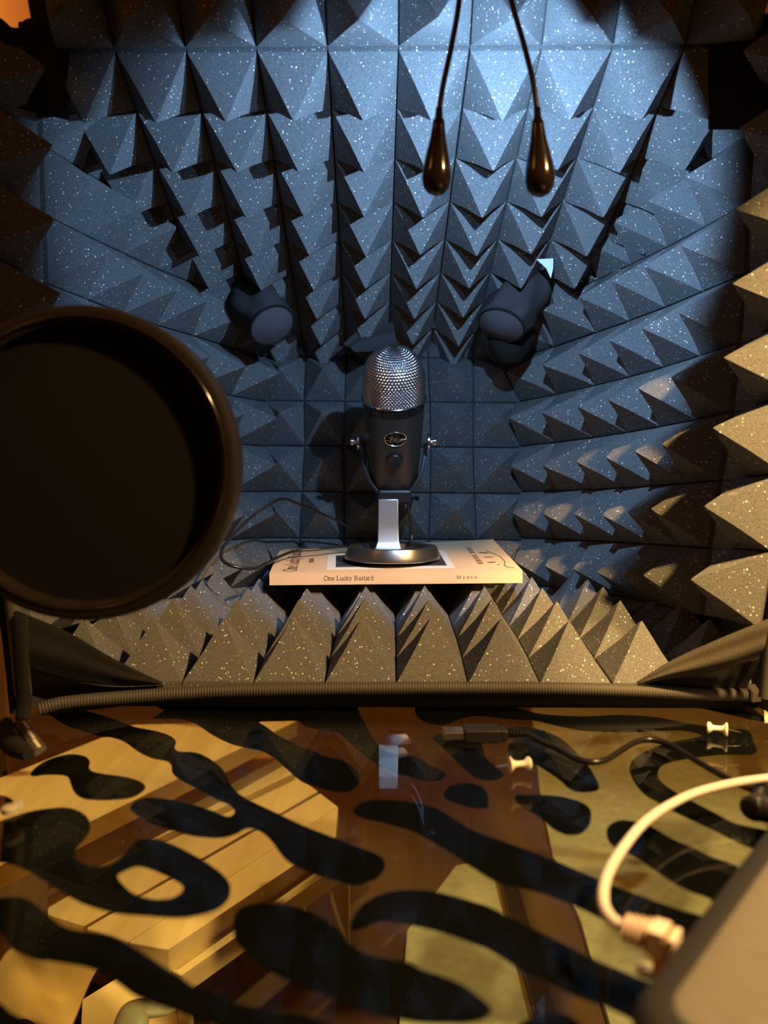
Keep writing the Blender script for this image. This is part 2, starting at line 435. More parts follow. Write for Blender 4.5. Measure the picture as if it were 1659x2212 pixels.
def sheet(name, rowsA, rowsB, m, parent, k=14, amp=.25, th=.12, mid=0, seed=0):
    """fabric strip between two 3D polylines with gentle folds"""
    A = spline(rowsA, 8); B = spline(rowsB, 8); n = min(len(A), len(B)); vs = []; fs = []
    for lay in (0, 1):
        for i in range(n):
            for q in range(k + 1):
                t = q / k; p = A[i].lerp(B[i], t)
                nn = V((0, -1, .25)).normalized()
                d = math.sin(t * PI) * mid + noise.noise(p * .35 + V((seed, 0, 0))) * amp + math.sin(t * 2 * PI * 1.5 + seed) * amp * .5 * math.sin(t * PI)
                vs.append(p + nn * d - nn * th * lay)
    W_ = k + 1; o = n * W_
    for i in range(n - 1):
        for q in range(k):
            a = i * W_ + q; fs.append((a, a + 1, a + 1 + W_, a + W_)); b = a + o; fs.append((b, b + W_, b + 1 + W_, b + 1))
    for i in range(n - 1):
        a = i * W_; fs.append((a, a + W_, a + W_ + o, a + o)); a += k; fs.append((a, a + o, a + W_ + o, a + W_))
    for q in range(k):
        a = q; fs.append((a, a + o, a + 1 + o, a + 1)); a = (n - 1) * W_ + q; fs.append((a, a + 1, a + 1 + o, a + o))
    return MB().add(vs, fs).build(name, m, parent, 60)
# corner gussets that join the floor lip to the side walls
sheet('corner_gusset', [W(1375, 1474, 55.2), W(1450, 1428, 54), W(1560, 1378, 52.6), W(1664, 1335, 51.5)],
      [W(1375, 1478, 55.2), W(1450, 1466, 54.2), W(1560, 1447, 53), W(1640, 1424, 52)], M_WEB, booth, amp=.25, mid=.35, seed=1)
sheet('corner_gusset', [W(1372, 1478, 55.6), W(1450, 1466, 55.2), W(1560, 1447, 54.6), W(1642, 1424, 54)],
      [W(1372, 1483, 55.6), W(1450, 1488, 55.4), W(1560, 1494, 55.2), W(1612, 1490, 55)], M_SHELL, booth, amp=.1, seed=4)
sheet('corner_gusset', [W(350, 1474, 55.2), W(255, 1428, 54), W(150, 1368, 52.8), W(34, 1318, 51.5)],
      [W(350, 1479, 55.2), W(255, 1482, 54.4), W(150, 1470, 53.6), W(38, 1440, 52.6)], M_SHELL, booth, amp=.25, mid=.35, seed=2)
sheet('corner_gusset', [W(352, 1479, 55.6), W(255, 1484, 55.2), W(150, 1470, 54.8), W(38, 1438, 54)],
      [W(352, 1486, 55.6), W(255, 1500, 55.4), W(150, 1512, 55.2), W(60, 1530, 54.5)], M_VELVET, booth, amp=.12, seed=6)
# hanging strap with lettered tag on the left
sp_ = spline([W(44, 1330, 51.3), W(45, 1400, 51.2), W(48, 1470, 51.4), W(52, 1520, 51.6), W(48, 1556, 51.2)], 6)
MB().tube(sp_, [.55, .55] + [.5] * (len(sp_) - 3) + [.4], 10, flat=.5).build('corner_strap', M_SHELL, booth, 60)
tc_ = [(28, 1562), (52, 1552), (101, 1614), (74, 1632)]
tp = [Zp(a, b, 1.2 - .9 * (b - 1552) / 80) for a, b in tc_]
blk = MB().hexa([p + V((0, 0, .12)) for p in tp], [p - V((0, 0, .25)) for p in tp])
blk.build('zip_tag', M_WEB, booth, 20, bevel=.12)
tcc = sum(tp, V((0, 0, 0))) / 4
lump = spline([Zp(14, 1560, 1.1), Zp(12, 1590, .75), Zp(30, 1612, .7), Zp(62, 1630, .65)], 5)
MB().tube(lump, [.35 + .25 * math.sin(i / (len(lump) - 1) * PI) for i in range(len(lump))], 10).build('zip_pull', M_SHELL, booth, 60)
mb = MB()
d0 = (tp[3] - tp[0]); e0 = (tp[1] - tp[0])
def tagp(u, v): return tp[0].lerp(tp[3], u).lerp(tp[1].lerp(tp[2], u), v) + V((0, 0, .15))
for (u0, u1, v0) in ((.10, .38, .62), (.40, .66, .50), (.68, .93, .45)):
    k = 4
    for q in range(k):
        a = u0 + (u1 - u0) * q / k; b = a + (u1 - u0) / k * .78
        mb.hexa([tagp(a, v0 - .02), tagp(b, v0 - .06), tagp(b + .05, v0 + .17), tagp(a + .05, v0 + .21)],
                [tagp(a, v0 - .02) - V((0, 0, .06)), tagp(b, v0 - .06) - V((0, 0, .06)), tagp(b + .05, v0 + .17) - V((0, 0, .06)), tagp(a + .05, v0 + .21) - V((0, 0, .06))])
mb.build('lettering', M_TAGINK, booth.children[-2] if False else [c for c in booth.children if c.name.startswith('zip_tag')][0], 0)
# top-left corner straps and torn edge of the shell
mb = MB().tube(spline([W(70, -60, 51), W(82, 20, 51), W(95, 80, 51.5), W(118, 160, 52), W(130, 238, 53)], 6), [.55] * 24 + [.35], 8, flat=.6)
mb.build('corner_strap', M_SHELL, booth, 60)
mb = MB().tube(spline([W(-30, 40, 50), W(-2, 60, 50.5), W(20, 78, 51), W(50, 80, 51.2), W(66, 62, 51.2), W(85, 60, 51.2)], 5), .55, 8)
mb.build('corner_strap', M_SHELL, booth, 60)
MB().hexa([W(30, 68, 55.5), W(150, 68, 56.5), W(150, 260, 58), W(20, 230, 56)], [W(30, 68, 55.8), W(150, 68, 56.8), W(150, 260, 58.3), W(20, 230, 56.3)]).build('corner_fabric', M_SHELL, booth, 0)
MB().hexa([W(1530, 60, 56.5), W(1690, 20, 55.5), W(1690, 280, 56), W(1530, 280, 58)], [W(1530, 60, 56.8), W(1690, 20, 55.8), W(1690, 280, 56.3), W(1530, 280, 58.3)]).build('corner_fabric', M_SHELL, booth, 0)
# fabric sleeves poking through the foam at the back
def sleeve(p0, p1, r0, r1, seed, capdir, capm, flat=1.0):
    path = spline([p0, p0.lerp(p1, .35) + V((0, -.2, .25)), p0.lerp(p1, .7) + V((0, 0, .2)), p1], 7); n = len(path); vs = []; fs = []; N = 28
    for i, p in enumerate(path):
        t = (path[min(i + 1, n - 1)] - path[max(i - 1, 0)]).normalized(); a = t.cross(V((0, 0, 1))).normalized(); b = a.cross(t)
        u = i / (n - 1); r = r0 + (r1 - r0) * u
        for j in range(N):
            an = 2 * PI * j / N
            rr = r * (1 + .12 * math.sin(3 * an + 5 * u + seed) * u + .30 * noise.noise(V((math.cos(an) * 1.6, math.sin(an) * 1.6, u * 3 + seed))) * (1 if i else 0))
            vs.append(p + a * math.cos(an) * rr + b * math.sin(an) * rr * flat)
    for i in range(n - 1):
        for j in range(N): q = (j + 1) % N; fs.append((i * N + j, i * N + q, i * N + N + q, i * N + N + j))
    fs.append(tuple(range((n - 1) * N, n * N)))
    t = (path[1] - path[0]).normalized(); cen = path[0] - t * r0 * .3
    s_ = MB().add(vs, fs).build('fabric_sleeve', M_VELVET, booth, 60)
    vs2 = [path[0] + (v - path[0]) * 1.0 for v in vs[:N]]
    vs3 = [path[0] + (v - path[0]) * .6 - t * r0 * .16 for v in vs[:N]]
    fs2 = [(j, (j + 1) % N, (j + 1) % N + N, j + N) for j in range(N)] + [(j + N, (j + 1) % N + N, 2 * N) for j in range(N)]
    MB().add(vs2 + vs3 + [cen], fs2).build('sleeve_end', capm, s_, 60)
    MB().tube(vs2 + [vs2[0], vs2[1]], .13, 6, cap=False).build('hem', M_SHELL, s_, 60)
    return s_
sleeve(W(588, 703, 79), W(522, 618, 84.5), 2.25, 2.9, 1.3, None, M_HEM)
sR = sleeve(W(1083, 702, 79), W(1150, 600, 83), 2.5, 3.2, 2.1, None, M_HEM, .85)
MB().lathe([(0, -2.6), (1.2, -2.3), (2.1, -1), (2.4, .4), (2.0, 1.6), (0, 2.2)], W(1100, 735, 83), (0, 0, 1), 20, lambda i, j: .2 * math.sin(j * .9 + i)).build('fabric_bulge', M_SHELL, booth, 60)
a, b, c = W(1159, 560, 75.5), W(1195, 558, 75.8), W(1190, 601, 75.5)
mid = [a.lerp(c, .33) + V((-.05, 0, -.15)), a.lerp(c, .66) + V((-.1, 0, .05))]
pts = [a, b, b.lerp(c, .5) + V((.1, 0, 0)), c, a.lerp(c, .55) + V((.18, 0, .12))]
MB().hexa([p for p in pts], [p + V((0, .12, 0)) for p in pts]).build('sewn_label', M_TAG, booth, 0)
tag([c for c in booth.children if c.name.startswith('sewn_label')][0], 'white corner of a sewn label')
# crumpled fabric hinge between roof and back panel
sheet('hinge_fabric', [W(742, 742, 85.5), W(790, 706, 87), W(850, 700, 88)], [W(770, 762, 85), W(810, 758, 84.8), W(856, 742, 85.2)], M_VELVET, booth, amp=.5, seed=3)
sheet('hinge_fabric', [W(830, 690, 89), W(920, 672, 89), W(1040, 676, 89)], [W(830, 716, 89), W(920, 708, 89), W(1040, 716, 89)], M_VELVET, booth, amp=.3, seed=8)

# ------------------------------------------------------------------ glass table with printed animal stripes
table = thing('glass_table', (0, 55, -45), 'clear glass table printed with black zebra stripes, everything stands on it', 'table')
MB().box((0, 62, -.3), (130, 124, .6)).build('glass_top', M_GLASS, table, 0)
Z_ = -.6
stripes = []
def st(*pts, hole=None): stripes.append((pts, hole))
st((66,1670),(84,1652),(114,1637),(152,1629),(182,1633),(194,1644),(192,1657),(200,1666),(228,1672),(266,1677),(299,1686),(314,1698),(306,1710),(284,1722),(243,1727),(203,1727),(175,1722),(159,1708),(152,1690),(146,1677),(127,1673),(96,1673),(73,1676))
st((-60,1790),(0,1773),(63,1753),(127,1744),(162,1748),(187,1763),(195,1784),(187,1806),(167,1829),(162,1850),(177,1863),(203,1870),(228,1870),(253,1858),(278,1832),(304,1813),(339,1813),(380,1827),(430,1853),(471,1880),(493,1903),(498,1923),(491,1944),(466,1964),(420,1977),(380,1981),(316,1977),(253,1972),(203,1959),(167,1945),(127,1921),(99,1903),(56,1878),(15,1864),(-60,1852),
   hole=((253,1891),(273,1878),(299,1870),(329,1878),(362,1892),(390,1908),(396,1921),(380,1936),(354,1942),(324,1941),(291,1931),(268,1913)))
st((-40,1712),(0,1717),(20,1723),(33,1734),(30,1743),(15,1748),(-40,1749))
st((90,1500),(130,1500),(167,1529),(210,1542),(253,1556),(291,1570),(337,1579),(367,1589),(380,1601),(377,1614),(387,1623),(420,1625),(445,1634),(471,1652),(488,1672),(498,1695),(521,1718),(559,1738),(602,1758),(648,1780),(698,1800),(749,1820),(795,1837),(822,1850),(832,1868),(820,1890),(800,1903),(767,1912),(736,1904),(693,1892),(638,1870),(612,1850),(590,1820),(569,1799),(547,1789),(529,1790),(504,1803),(471,1809),(420,1805),(380,1795),(329,1779),(291,1756),(281,1746),(291,1732),(316,1723),(354,1725),(420,1739),(458,1751),(488,1763),(501,1761),(507,1751),(496,1738),(471,1727),(440,1710),(405,1692),(385,1681),(372,1667),(370,1652),(359,1643),(329,1637),(299,1623),(268,1601),(240,1592),(218,1590),(185,1580),(147,1568),(111,1546),(86,1530))
st((330,1480),(757,1480),(772,1530),(785,1556),(807,1596),(838,1624),(891,1632),(929,1652),(956,1665),(963,1673),(951,1684),(923,1686),(885,1677),(840,1665),(800,1640),(774,1619),(745,1592),(729,1581),(698,1576),(660,1568),(643,1556),(600,1556),(560,1558),(577,1571),(602,1589),(643,1609),(678,1622),(698,1632),(739,1642),(767,1660),(777,1685),(762,1705),(736,1710),(698,1703),(668,1693),(648,1685),(622,1662),(595,1637),(567,1622),(529,1614),(496,1605),(458,1586),(420,1561),(380,1551),(330,1551),(355,1534),(340,1524))
st((898,1523),(916,1510),(941,1500),(1027,1500),(1068,1513),(1118,1529),(1169,1542),(1260,1547),(1341,1544),(1417,1549),(1480,1561),(1520,1568),(1568,1574),(1614,1577),(1629,1604),(1630,1628),(1568,1629),(1513,1634),(1455,1644),(1429,1654),(1421,1671),(1427,1687),(1455,1708),(1493,1729),(1543,1755),(1594,1780),(1700,1805),(1700,1850),(1607,1824),(1544,1794),(1468,1758),(1417,1730),(1392,1715),(1371,1690),(1361,1667),(1361,1652),(1374,1634),(1404,1619),(1442,1604),(1493,1595),(1517,1588),(1493,1580),(1455,1577),(1392,1580),(1341,1581),(1265,1578),(1220,1571),(1156,1556),(1093,1552),(1043,1546),(1005,1549),(967,1563),(949,1565),(916,1558),(898,1541))
st((1290,1485),(1330,1505),(1367,1509),(1442,1515),(1518,1530),(1594,1547),(1645,1558),(1652,1551),(1612,1518),(1580,1485))
st((934,1594),(946,1606),(982,1639),(1012,1668),(1032,1681),(1063,1684),(1088,1677),(1077,1660),(1052,1640),(1042,1612),(1030,1592),(980,1585),(945,1585))
st((958,1715),(972,1698),(1002,1691),(1032,1695),(1050,1710),(1055,1733),(1050,1745),(1017,1743),(982,1733),(962,1723))
st((1106,1571),(1144,1571),(1182,1581),(1220,1601),(1265,1647),(1285,1677),(1294,1698),(1285,1708),(1253,1710),(1230,1703),(1210,1685),(1189,1670),(1154,1649),(1125,1642),(1100,1632),(1098,1612),(1108,1598),(1098,1582))
st((1113,1720),(1126,1717),(1194,1718),(1240,1727),(1267,1739),(1277,1756),(1273,1781),(1258,1798),(1240,1803),(1220,1801),(1194,1789),(1164,1763),(1131,1743),(1117,1732))
st((763,1753),(774,1738),(800,1728),(840,1728),(891,1733),(936,1743),(972,1763),(1017,1791),(1068,1811),(1118,1829),(1177,1850),(1220,1868),(1260,1885),(1316,1908),(1392,1938),(1467,1964),(1520,1985),(1480,2045),(1400,2030),(1341,2006),(1290,1979),(1240,1955),(1179,1931),(1151,1923),(1111,1913),(1068,1901),(1037,1883),(987,1850),(954,1829),(923,1811),(891,1794),(865,1786),(825,1775),(787,1767))
st((1310,1801),(1313,1786),(1328,1775),(1349,1771),(1392,1779),(1417,1791),(1455,1813),(1493,1829),(1535,1850),(1600,1880),(1560,1950),(1528,1937),(1493,1925),(1455,1906),(1417,1880),(1371,1850),(1350,1840),(1330,1830),(1316,1818))
st((757,1994),(775,1962),(800,1942),(840,1926),(891,1922),(941,1926),(992,1939),(1055,1958),(1106,1984),(1169,2015),(1220,2040),(1290,2075),(1341,2096),(1392,2118),(1440,2135),(1400,2210),(1349,2192),(1303,2171),(1245,2151),(1194,2126),(1169,2113),(1131,2096),(1093,2073),(1055,2050),(1017,2035),(967,2017),(916,2003),(865,1992),(820,1990),(785,2004),(762,2010))
st((504,1992),(509,1971),(529,1956),(562,1950),(617,1954),(663,1966),(703,1987),(736,2012),(754,2037),(790,2060),(840,2072),(878,2078),(916,2096),(967,2113),(1005,2131),(1032,2151),(1055,2171),(1060,2184),(1042,2200),(1000,2208),(916,2208),(878,2202),(840,2194),(795,2184),(736,2164),(693,2144),(648,2128),(612,2113),(577,2090),(547,2070),(521,2045),(506,2022))
st((-60,1945),(0,1939),(38,1937),(66,1946),(89,1964),(106,1979),(132,1998),(165,2009),(215,2015),(253,2026),(304,2055),(354,2088),(392,2111),(420,2131),(471,2149),(521,2169),(597,2184),(660,2192),(760,2240),(700,2300),(560,2260),(483,2225),(458,2207),(420,2199),(380,2182),(329,2166),(291,2149),(253,2121),(228,2103),(192,2089),(165,2083),(114,2075),(71,2068),(38,2055),(18,2037),(0,2012),(-60,1990))
st((-60,2150),(0,2166),(25,2187),(63,2204),(100,2225),(60,2280),(-60,2260))
st((1118,2216),(1144,2199),(1182,2188),(1220,2190),(1258,2216),(1270,2260),(1110,2260))
st((-60,1560),(0,1560),(30,1585),(75,1612),(88,1628),(60,1637),(30,1636),(0,1627),(-60,1610))
mb = MB()
for pts, hole in stripes:
    lo = [spline([Zp(x, y, Z_) for x, y in pts], 4, True)]
    if hole: lo.append(spline([Zp(x, y, Z_) for x, y in hole], 4, True))
    lo = [[V((p.x, p.y, Z_ - .005)) for p in l] for l in lo]
    flat = [p for l in lo for p in l]; n = len(flat); tri = tessellate_polygon(lo)
    vs = flat + [p - V((0, 0, .03)) for p in flat]; fs = [tuple(t) for t in tri] + [tuple(i + n for i in reversed(t)) for t in tri]
    b0 = 0
    for l in lo:
        for i in range(len(l)): j = (i + 1) % len(l); fs.append((b0 + i, b0 + j, b0 + j + n, b0 + i + n))
        b0 += len(l)
    mb.add(vs, fs)
# stripes go on outside the frame on the rest of the table
for k in range(16):
    cx = random.choice([-1, 1]) * random.uniform(34, 60); cy = random.uniform(8, 118); a = random.uniform(-.6, .6); l = random.uniform(5, 11); w = random.uniform(1.2, 2.2)
    pts = [V((cx + math.cos(a) * l * math.cos(t) - math.sin(a) * w * math.sin(t), cy + math.sin(a) * l * math.cos(t) + math.cos(a) * w * math.sin(t), Z_ - .005)) for t in [2 * PI * q / 24 for q in range(24)]]
    pts = [p for p in pts if abs(p.x) < 64.5 and .5 < p.y < 123]
    if len(pts) > 4: mb.slab(pts, (0, 0, 1), .03)
mb.build('stripe_print', M_PRINT, table, 0)
for sx in (-62, 62):
    for y in (3, 121): MB().box((sx, y, -22.9), (3, 3, 44.2)).build('leg', M_FRAME, table, 0, bevel=.2)
# thin rail low under the glass, running away from the viewer
MB().box((16.6 - .0, 62, -43.6), (2.2, 122, 2.6)).build('floor_rail', M_FRAME, table, 0)

# ------------------------------------------------------------------ room
def struct(name, mb, m): return tag(mb.build(name, m, None, 0), kind='structure')
struct('floor', MB().box((0, 40, -46), (420, 460, 2)), M_FLOOR)
struct('ceiling', MB().box((0, 40, 191), (420, 460, 2)), M_CEIL)
struct('wall_back', MB().box((0, 271, 72.5), (420, 2, 235)), M_WALL)
struct('wall_front', MB().box((0, -191, 72.5), (420, 2, 235)), M_WALL)
struct('wall_left', MB().box((-111, 40, 72.5), (2, 460, 235)), M_WALL)
struct('wall_right', MB().box((211, 40, 72.5), (2, 460, 235)), M_WALL)

# ------------------------------------------------------------------ things under the glass
def under(px, z, t): return MB().slab([Zp(a, b, z) for a, b in px], (0, 0, 1), t)
stool = thing('wooden_shelf_unit', (-30, 80, -45), 'pale pine stepped shelf unit seen under the glass at the left', 'shelf unit')
under([(-120, 1728), (290, 1565), (643, 1556), (-120, 1928)], -22, 2.4).build('board', M_WOOD, stool, 0, bevel=.15)
for q, z in (([(103, 1828), (560, 1612), (636, 1670), (103, 1924)], -27.3), ([(103, 1930), (642, 1674), (688, 1709), (182, 2001), (103, 1976)], -28.2), ([(186, 2005), (693, 1713), (731, 1742), (278, 2035)], -26.6)):
    under(q, z, 2.0).build('board', M_WOOD, stool, 0, bevel=.2)
under([(278, 2035), (731, 1742), (727, 1808), (365, 2050)], -26, 2.5).build('board', M_WOOD, stool, 0, bevel=.15)
under([(338, 2078), (727, 1826), (775, 1840), (392, 2107)], -28, 2.0).build('board', M_WOOD, stool, 0, bevel=.15)
for px_, z0 in (((150, 1700), -24.4), ((520, 1600), -24.4), ((330, 1950), -29.2), ((640, 1790), -29.2), ((385, 2085), -30), ((735, 1835), -30)):
    p = Zp(px_[0], px_[1], z0)
    MB().box((p.x, p.y, (z0 - 45) / 2), (2.2, 2.2, z0 + 45)).build('leg', M_WOOD, stool, 0)
sb = under([(178, 2158), (320, 2070), (385, 2180), (390, 2330), (170, 2330)], -24, 20.8).build('wooden_box', M_WOOD, None, 0, bevel=.1)
tag(sb, 'orange pine box under the glass near the lower left corner', 'box')
# rumpled cloth
mb = MB(); n = 20; vs = []; fs = []
cq = [Zp(-60, 1990, -31), Zp(235, 2060, -31), Zp(110, 2260, -31), Zp(-60, 2180, -31)]
for lay in (0, 1):
    for i in range(n + 1):
        for j in range(n + 1):
            p = cq[0].lerp(cq[1], i / n).lerp(cq[3].lerp(cq[2], i / n), j / n)
            vs.append(p + V((0, 0, 1.6 * noise.noise(p * .18) + 1.2 * math.sin(p.x * .8 + p.y * .5) - .3 * lay)))
o = (n + 1) ** 2
for i in range(n):
    for j in range(n):
        a = i * (n + 1) + j; fs.append((a, a + 1, a + n + 2, a + n + 1)); fs.append((a + o, a + o + n + 1, a + o + n + 2, a + o + 1))
cl = mb.add(vs, fs).build('rumpled_cloth', M_CLOTH, None, 60)
tag(cl, 'rumpled yellowish beige cloth under the glass in the lower left corner', 'cloth')
cbx = MB().slab([p + V((0, 0, -3.4)) for p in cq], (0, 0, 1), 10.5).build('storage_box', M_FRAME, None, 0)
tag(cbx, 'dark box carrying the rumpled cloth under the glass', 'box')
# beak shaped grey-green handle
hp = [Zp(a, b, z) for a, b, z in ((285, 2260, -20), (282, 2225, -19), (290, 2192, -18.5), (306, 2182, -18.5), (320, 2182, -18.5), (350, 2184, -18.7), (377, 2181, -19))]
hk = spline(hp, 6); L = len(hk)
MB().tube(hk, [max(.12, 1.15 * (1 - (i / (L - 1)) ** 1.6) + .1) for i in range(L)], 16, flat=.6).build('curved_handle', M_GREY, None, 60)
hb = bpy.data.objects['curved_handle']; tag(hb, 'grey-green curved handle with a beak-like tip under the glass at the bottom edge', 'handle')
# rugs
r1 = under([(1140, 1440), (1165, 1700), (1195, 1850), (1255, 1990), (1340, 2290), (2300, 2290), (1900, 1440)], -44, 1.0).build('floor_mat', M_RUG, None, 0)
tag(r1, 'grey-green stone-textured mat on the floor under the right half of the table', 'mat')
r2 = under([(985, 1870), (1092, 1845), (1212, 2250), (860, 2250), (880, 2010)], -44, 1.0).build('floor_mat', M_RUG, None, 0)
tag(r2, 'narrow grey-green mat strip left of the dark rail under the table', 'mat')
sc_ = MB().slab([Zp(1642, 1350, .06), Zp(1800, 1350, .06), Zp(1800, 1560, .06), Zp(1652, 1560, .06)], (0, 0, 1), .05)
M_STR = mat('pale_striped_cloth', (.7, .58, .36), .9)
nt = M_STR.node_tree; tcn = nt.nodes.new('ShaderNodeTexCoord'); wv = nt.nodes.new('ShaderNodeTexWave'); wv.bands_direction = 'Y'; wv.inputs['Scale'].default_value = 17; wv.inputs['Distortion'].default_value = .6
rp = nt.nodes.new('ShaderNodeValToRGB'); rp.color_ramp.interpolation = 'CONSTANT'; rp.color_ramp.elements[0].color = (.38, .31, .2, 1); rp.color_ramp.elements[1].color = (.8, .68, .45, 1); rp.color_ramp.elements[1].position = .45
nt.links.new(tcn.outputs['Object'], wv.inputs['Vector']); nt.links.new(wv.outputs['Fac'], rp.inputs['Fac']); nt.links.new(rp.outputs['Color'], nt.nodes['Principled BSDF'].inputs['Base Color'])
tag(sc_.build('striped_cloth', M_STR, None, 0), 'pale cloth with grey stripes on the table right of the booth corner', 'cloth')

# ------------------------------------------------------------------ book
book = thing('paperback_book', (0, 79, 6.2), 'tan paperback lying on the foam peaks, spine reading One Lucky Bastard', 'book')
BK = dict(fl=W(582, 1237.5, 72), fr=W(1129, 1232.5, 72.2), bl=W(605, 1187, 86.5), br=W(1065, 1165, 87.2))
def bk(u, v, w=0):
    a = BK['fl'].lerp(BK['fr'], u); b = BK['bl'].lerp(BK['br'], u)
    p = a.lerp(b, v); lift = .18 * math.sin(min(1, v) * PI) * (1 if w == 0 else 0) * 0
    return p + V((0, 0, -w))
TH = 1.13
def bslab(u0, u1, v0, v1, w0, w1, nu=1, nv=1):
    mb = MB(); vs = []; fs = []; n = 12; o = (n + 1) ** 2
    for w in (w0, w1):
        for i in range(n + 1):
            for j in range(n + 1): vs.append(bk(u0 + (u1 - u0) * i / n, v0 + (v1 - v0) * j / n, w))
    for i in range(n):
        for j in range(n):
            a = i * (n + 1) + j; fs.append((a, a + n + 1, a + n + 2, a + 1)); fs.append((a + o, a + 1 + o, a + n + 2 + o, a + n + 1 + o))
        a = i * (n + 1); fs.append((a, a + o, a + n + 1 + o, a + n + 1)); a += n; fs.append((a, a + n + 1, a + n + 1 + o, a + o))
        a = i; fs.append((a, a + 1, a + 1 + o, a + o)); a = n * (n + 1) + i; fs.append((a, a + o, a + 1 + o, a + 1))
    return mb.add(vs, fs)
mb = bslab(0, 1, 0, 1, 0, .06); mb.f += []; b2 = bslab(0, 1, 0, 1, TH - .06, TH); b3 = bslab(0, 1, 0, .008, .05, TH - .05)
mb.add(b2.v, b2.f); mb.add(b3.v, b3.f); mb.build('cover', M_COVER, book, 0)
bslab(.004, .996, .008, .99, .062, TH - .062).build('pages', M_PAGES, book, 0)
bw = bslab(.225, .742, .10, .66, -.03, .0).build('cover_photo', M_WHITEP, book, 0)
tag(bw, 'white-bordered dark photograph printed on the cover')
bslab(.262, .715, .16, .60, -.045, -.031).build('photo_image', M_PHOTO, bw, 0)
GL = {
 'O': (.72, [([(.35 + .3 * math.cos(t), .33 + .34 * math.sin(t)) for t in [k * PI / 8 for k in range(17)]], .07)]),
 'n': (.48, [([(.09, 0), (.09, .45)], .075), ([(.09, .34), (.2, .45), (.31, .42), (.36, .3), (.36, 0)], .065), ([(0, .01), (.18, .01)], .03), ([(.27, .01), (.45, .01)], .03), ([(0, .44), (.09, .44)], .03)]),
 'e': (.43, [([(.06, .25), (.38, .25), (.36, .37), (.22, .45), (.09, .37), (.05, .22), (.11, .05), (.24, 0), (.38, .08)], .055)]),
 'L': (.58, [([(.14, 0), (.14, .66)], .08), ([(.02, .65), (.27, .65)], .03), ([(.02, .01), (.5, .01), (.54, .17)], .04)]),
 'u': (.48, [([(.09, .45), (.09, .12), (.17, .01), (.28, .03), (.37, .12)], .065), ([(.37, .45), (.37, 0), (.45, 0)], .065), ([(0, .44), (.09, .44)], .03), ([(.28, .44), (.37, .44)], .03)]),
 'c': (.41, [([(.36, .35), (.23, .45), (.09, .37), (.05, .22), (.11, .05), (.24, 0), (.37, .08)], .06)]),
 'k': (.47, [([(.09, 0), (.09, .68)], .07), ([(.36, .44), (.12, .2)], .04), ([(.18, .26), (.4, 0)], .06), ([(0, .67), (.09, .67)], .03), ([(0, .01), (.18, .01)], .03), ([(.3, .01), (.47, .01)], .03), ([(.26, .44), (.44, .44)], .03)]),
 'y': (.46, [([(.06, .45), (.24, .03)], .065), ([(.4, .45), (.24, .03), (.15, -.17), (.05, -.19)], .045), ([(0, .44), (.16, .44)], .03), ([(.31, .44), (.46, .44)], .03)]),
 'B': (.6, [([(.13, 0), (.13, .66)], .08), ([(.02, .65), (.32, .65), (.44, .57), (.44, .43), (.32, .35), (.13, .35)], .055), ([(.3, .35), (.48, .28), (.5, .1), (.34, .01), (.02, .01)], .06)]),
 'a': (.42, [([(.08, .34), (.18, .45), (.29, .42), (.32, .3), (.32, .06), (.41, .02)], .06), ([(.32, .27), (.13, .2), (.06, .1), (.12, .01), (.22, .02), (.32, .1)], .055)]),
 's': (.36, [([(.3, .36), (.18, .45), (.08, .36), (.12, .26), (.27, .18), (.3, .08), (.18, 0), (.05, .09)], .055)]),
 't': (.31, [([(.14, .58), (.14, .08), (.2, .01), (.3, .05)], .065), ([(.02, .44), (.28, .44)], .03)]),
 'r': (.35, [([(.09, 0), (.09, .45)], .07), ([(.09, .32), (.18, .43), (.31, .42)], .05), ([(0, .01), (.19, .01)], .03), ([(0, .44), (.09, .44)], .03)]),
 'd': (.48, [([(.37, 0), (.37, .68)], .07), ([(.37, .35), (.23, .45), (.09, .37), (.05, .22), (.11, .04), (.23, 0), (.37, .1)], .055), ([(.28, .67), (.37, .67)], .03), ([(.37, .01), (.45, .01)], .03)]),
 'M': (.85, [([(.12, 0), (.12, .66)], .04), ([(.12, .66), (.4, .06)], .08), ([(.4, .06), (.7, .66)], .035), ([(.71, .66), (.71, 0)], .08), ([(.01, .65), (.14, .65)], .03), ([(.7, .65), (.82, .65)], .03), ([(.01, .01), (.23, .01)], .03), ([(.6, .01), (.82, .01)], .03)]),
 ' ': (.26, []),
}
def text_mesh(s, size, put, track=0.0, wmul=1.0):
    """put(x, y) -> (point, normal); strokes become thin raised ink"""
    mb = MB(); x = 0
    for ch in s:
        adv, strokes = GL[ch]
        for pts, w in strokes:
            for (a, b) in zip(pts, pts[1:]):
                dx, dy = b[0] - a[0], b[1] - a[1]; l = math.hypot(dx, dy) or 1; dx /= l; dy /= l; h = w * wmul / 2
                q = [(a[0] - dx * h * .5 - dy * h, a[1] - dy * h * .5 + dx * h), (b[0] + dx * h * .5 - dy * h, b[1] + dy * h * .5 + dx * h), (b[0] + dx * h * .5 + dy * h, b[1] + dy * h * .5 - dx * h), (a[0] - dx * h * .5 + dy * h, a[1] - dy * h * .5 - dx * h)]
                tp_ = []; bt_ = []
                for (gx, gy) in q:
                    p, n = put((x + gx) * size, gy * size); tp_.append(p + n * .02); bt_.append(p)
                mb.hexa(tp_, bt_)
        x += adv + track
    return mb, x * size
def spine_put(x0, base):
    def put(x, y):
        u = x0 + x / 22.8; return bk(u, 0, TH - base - y), V((0, -1, 0))
    return put
cov = [c for c in book.children if c.name.startswith('cover') and 'photo' not in c.name][0]
_, wd = text_mesh('One Lucky Bastard', 1, spine_put(0, 0))
sz = 108 / 545 * 22.8 / wd
text_mesh('One Lucky Bastard', sz, spine_put((700 - 583) / 546, .40), wmul=1.1)[0].build('title_lettering', M_INK, cov, 0)
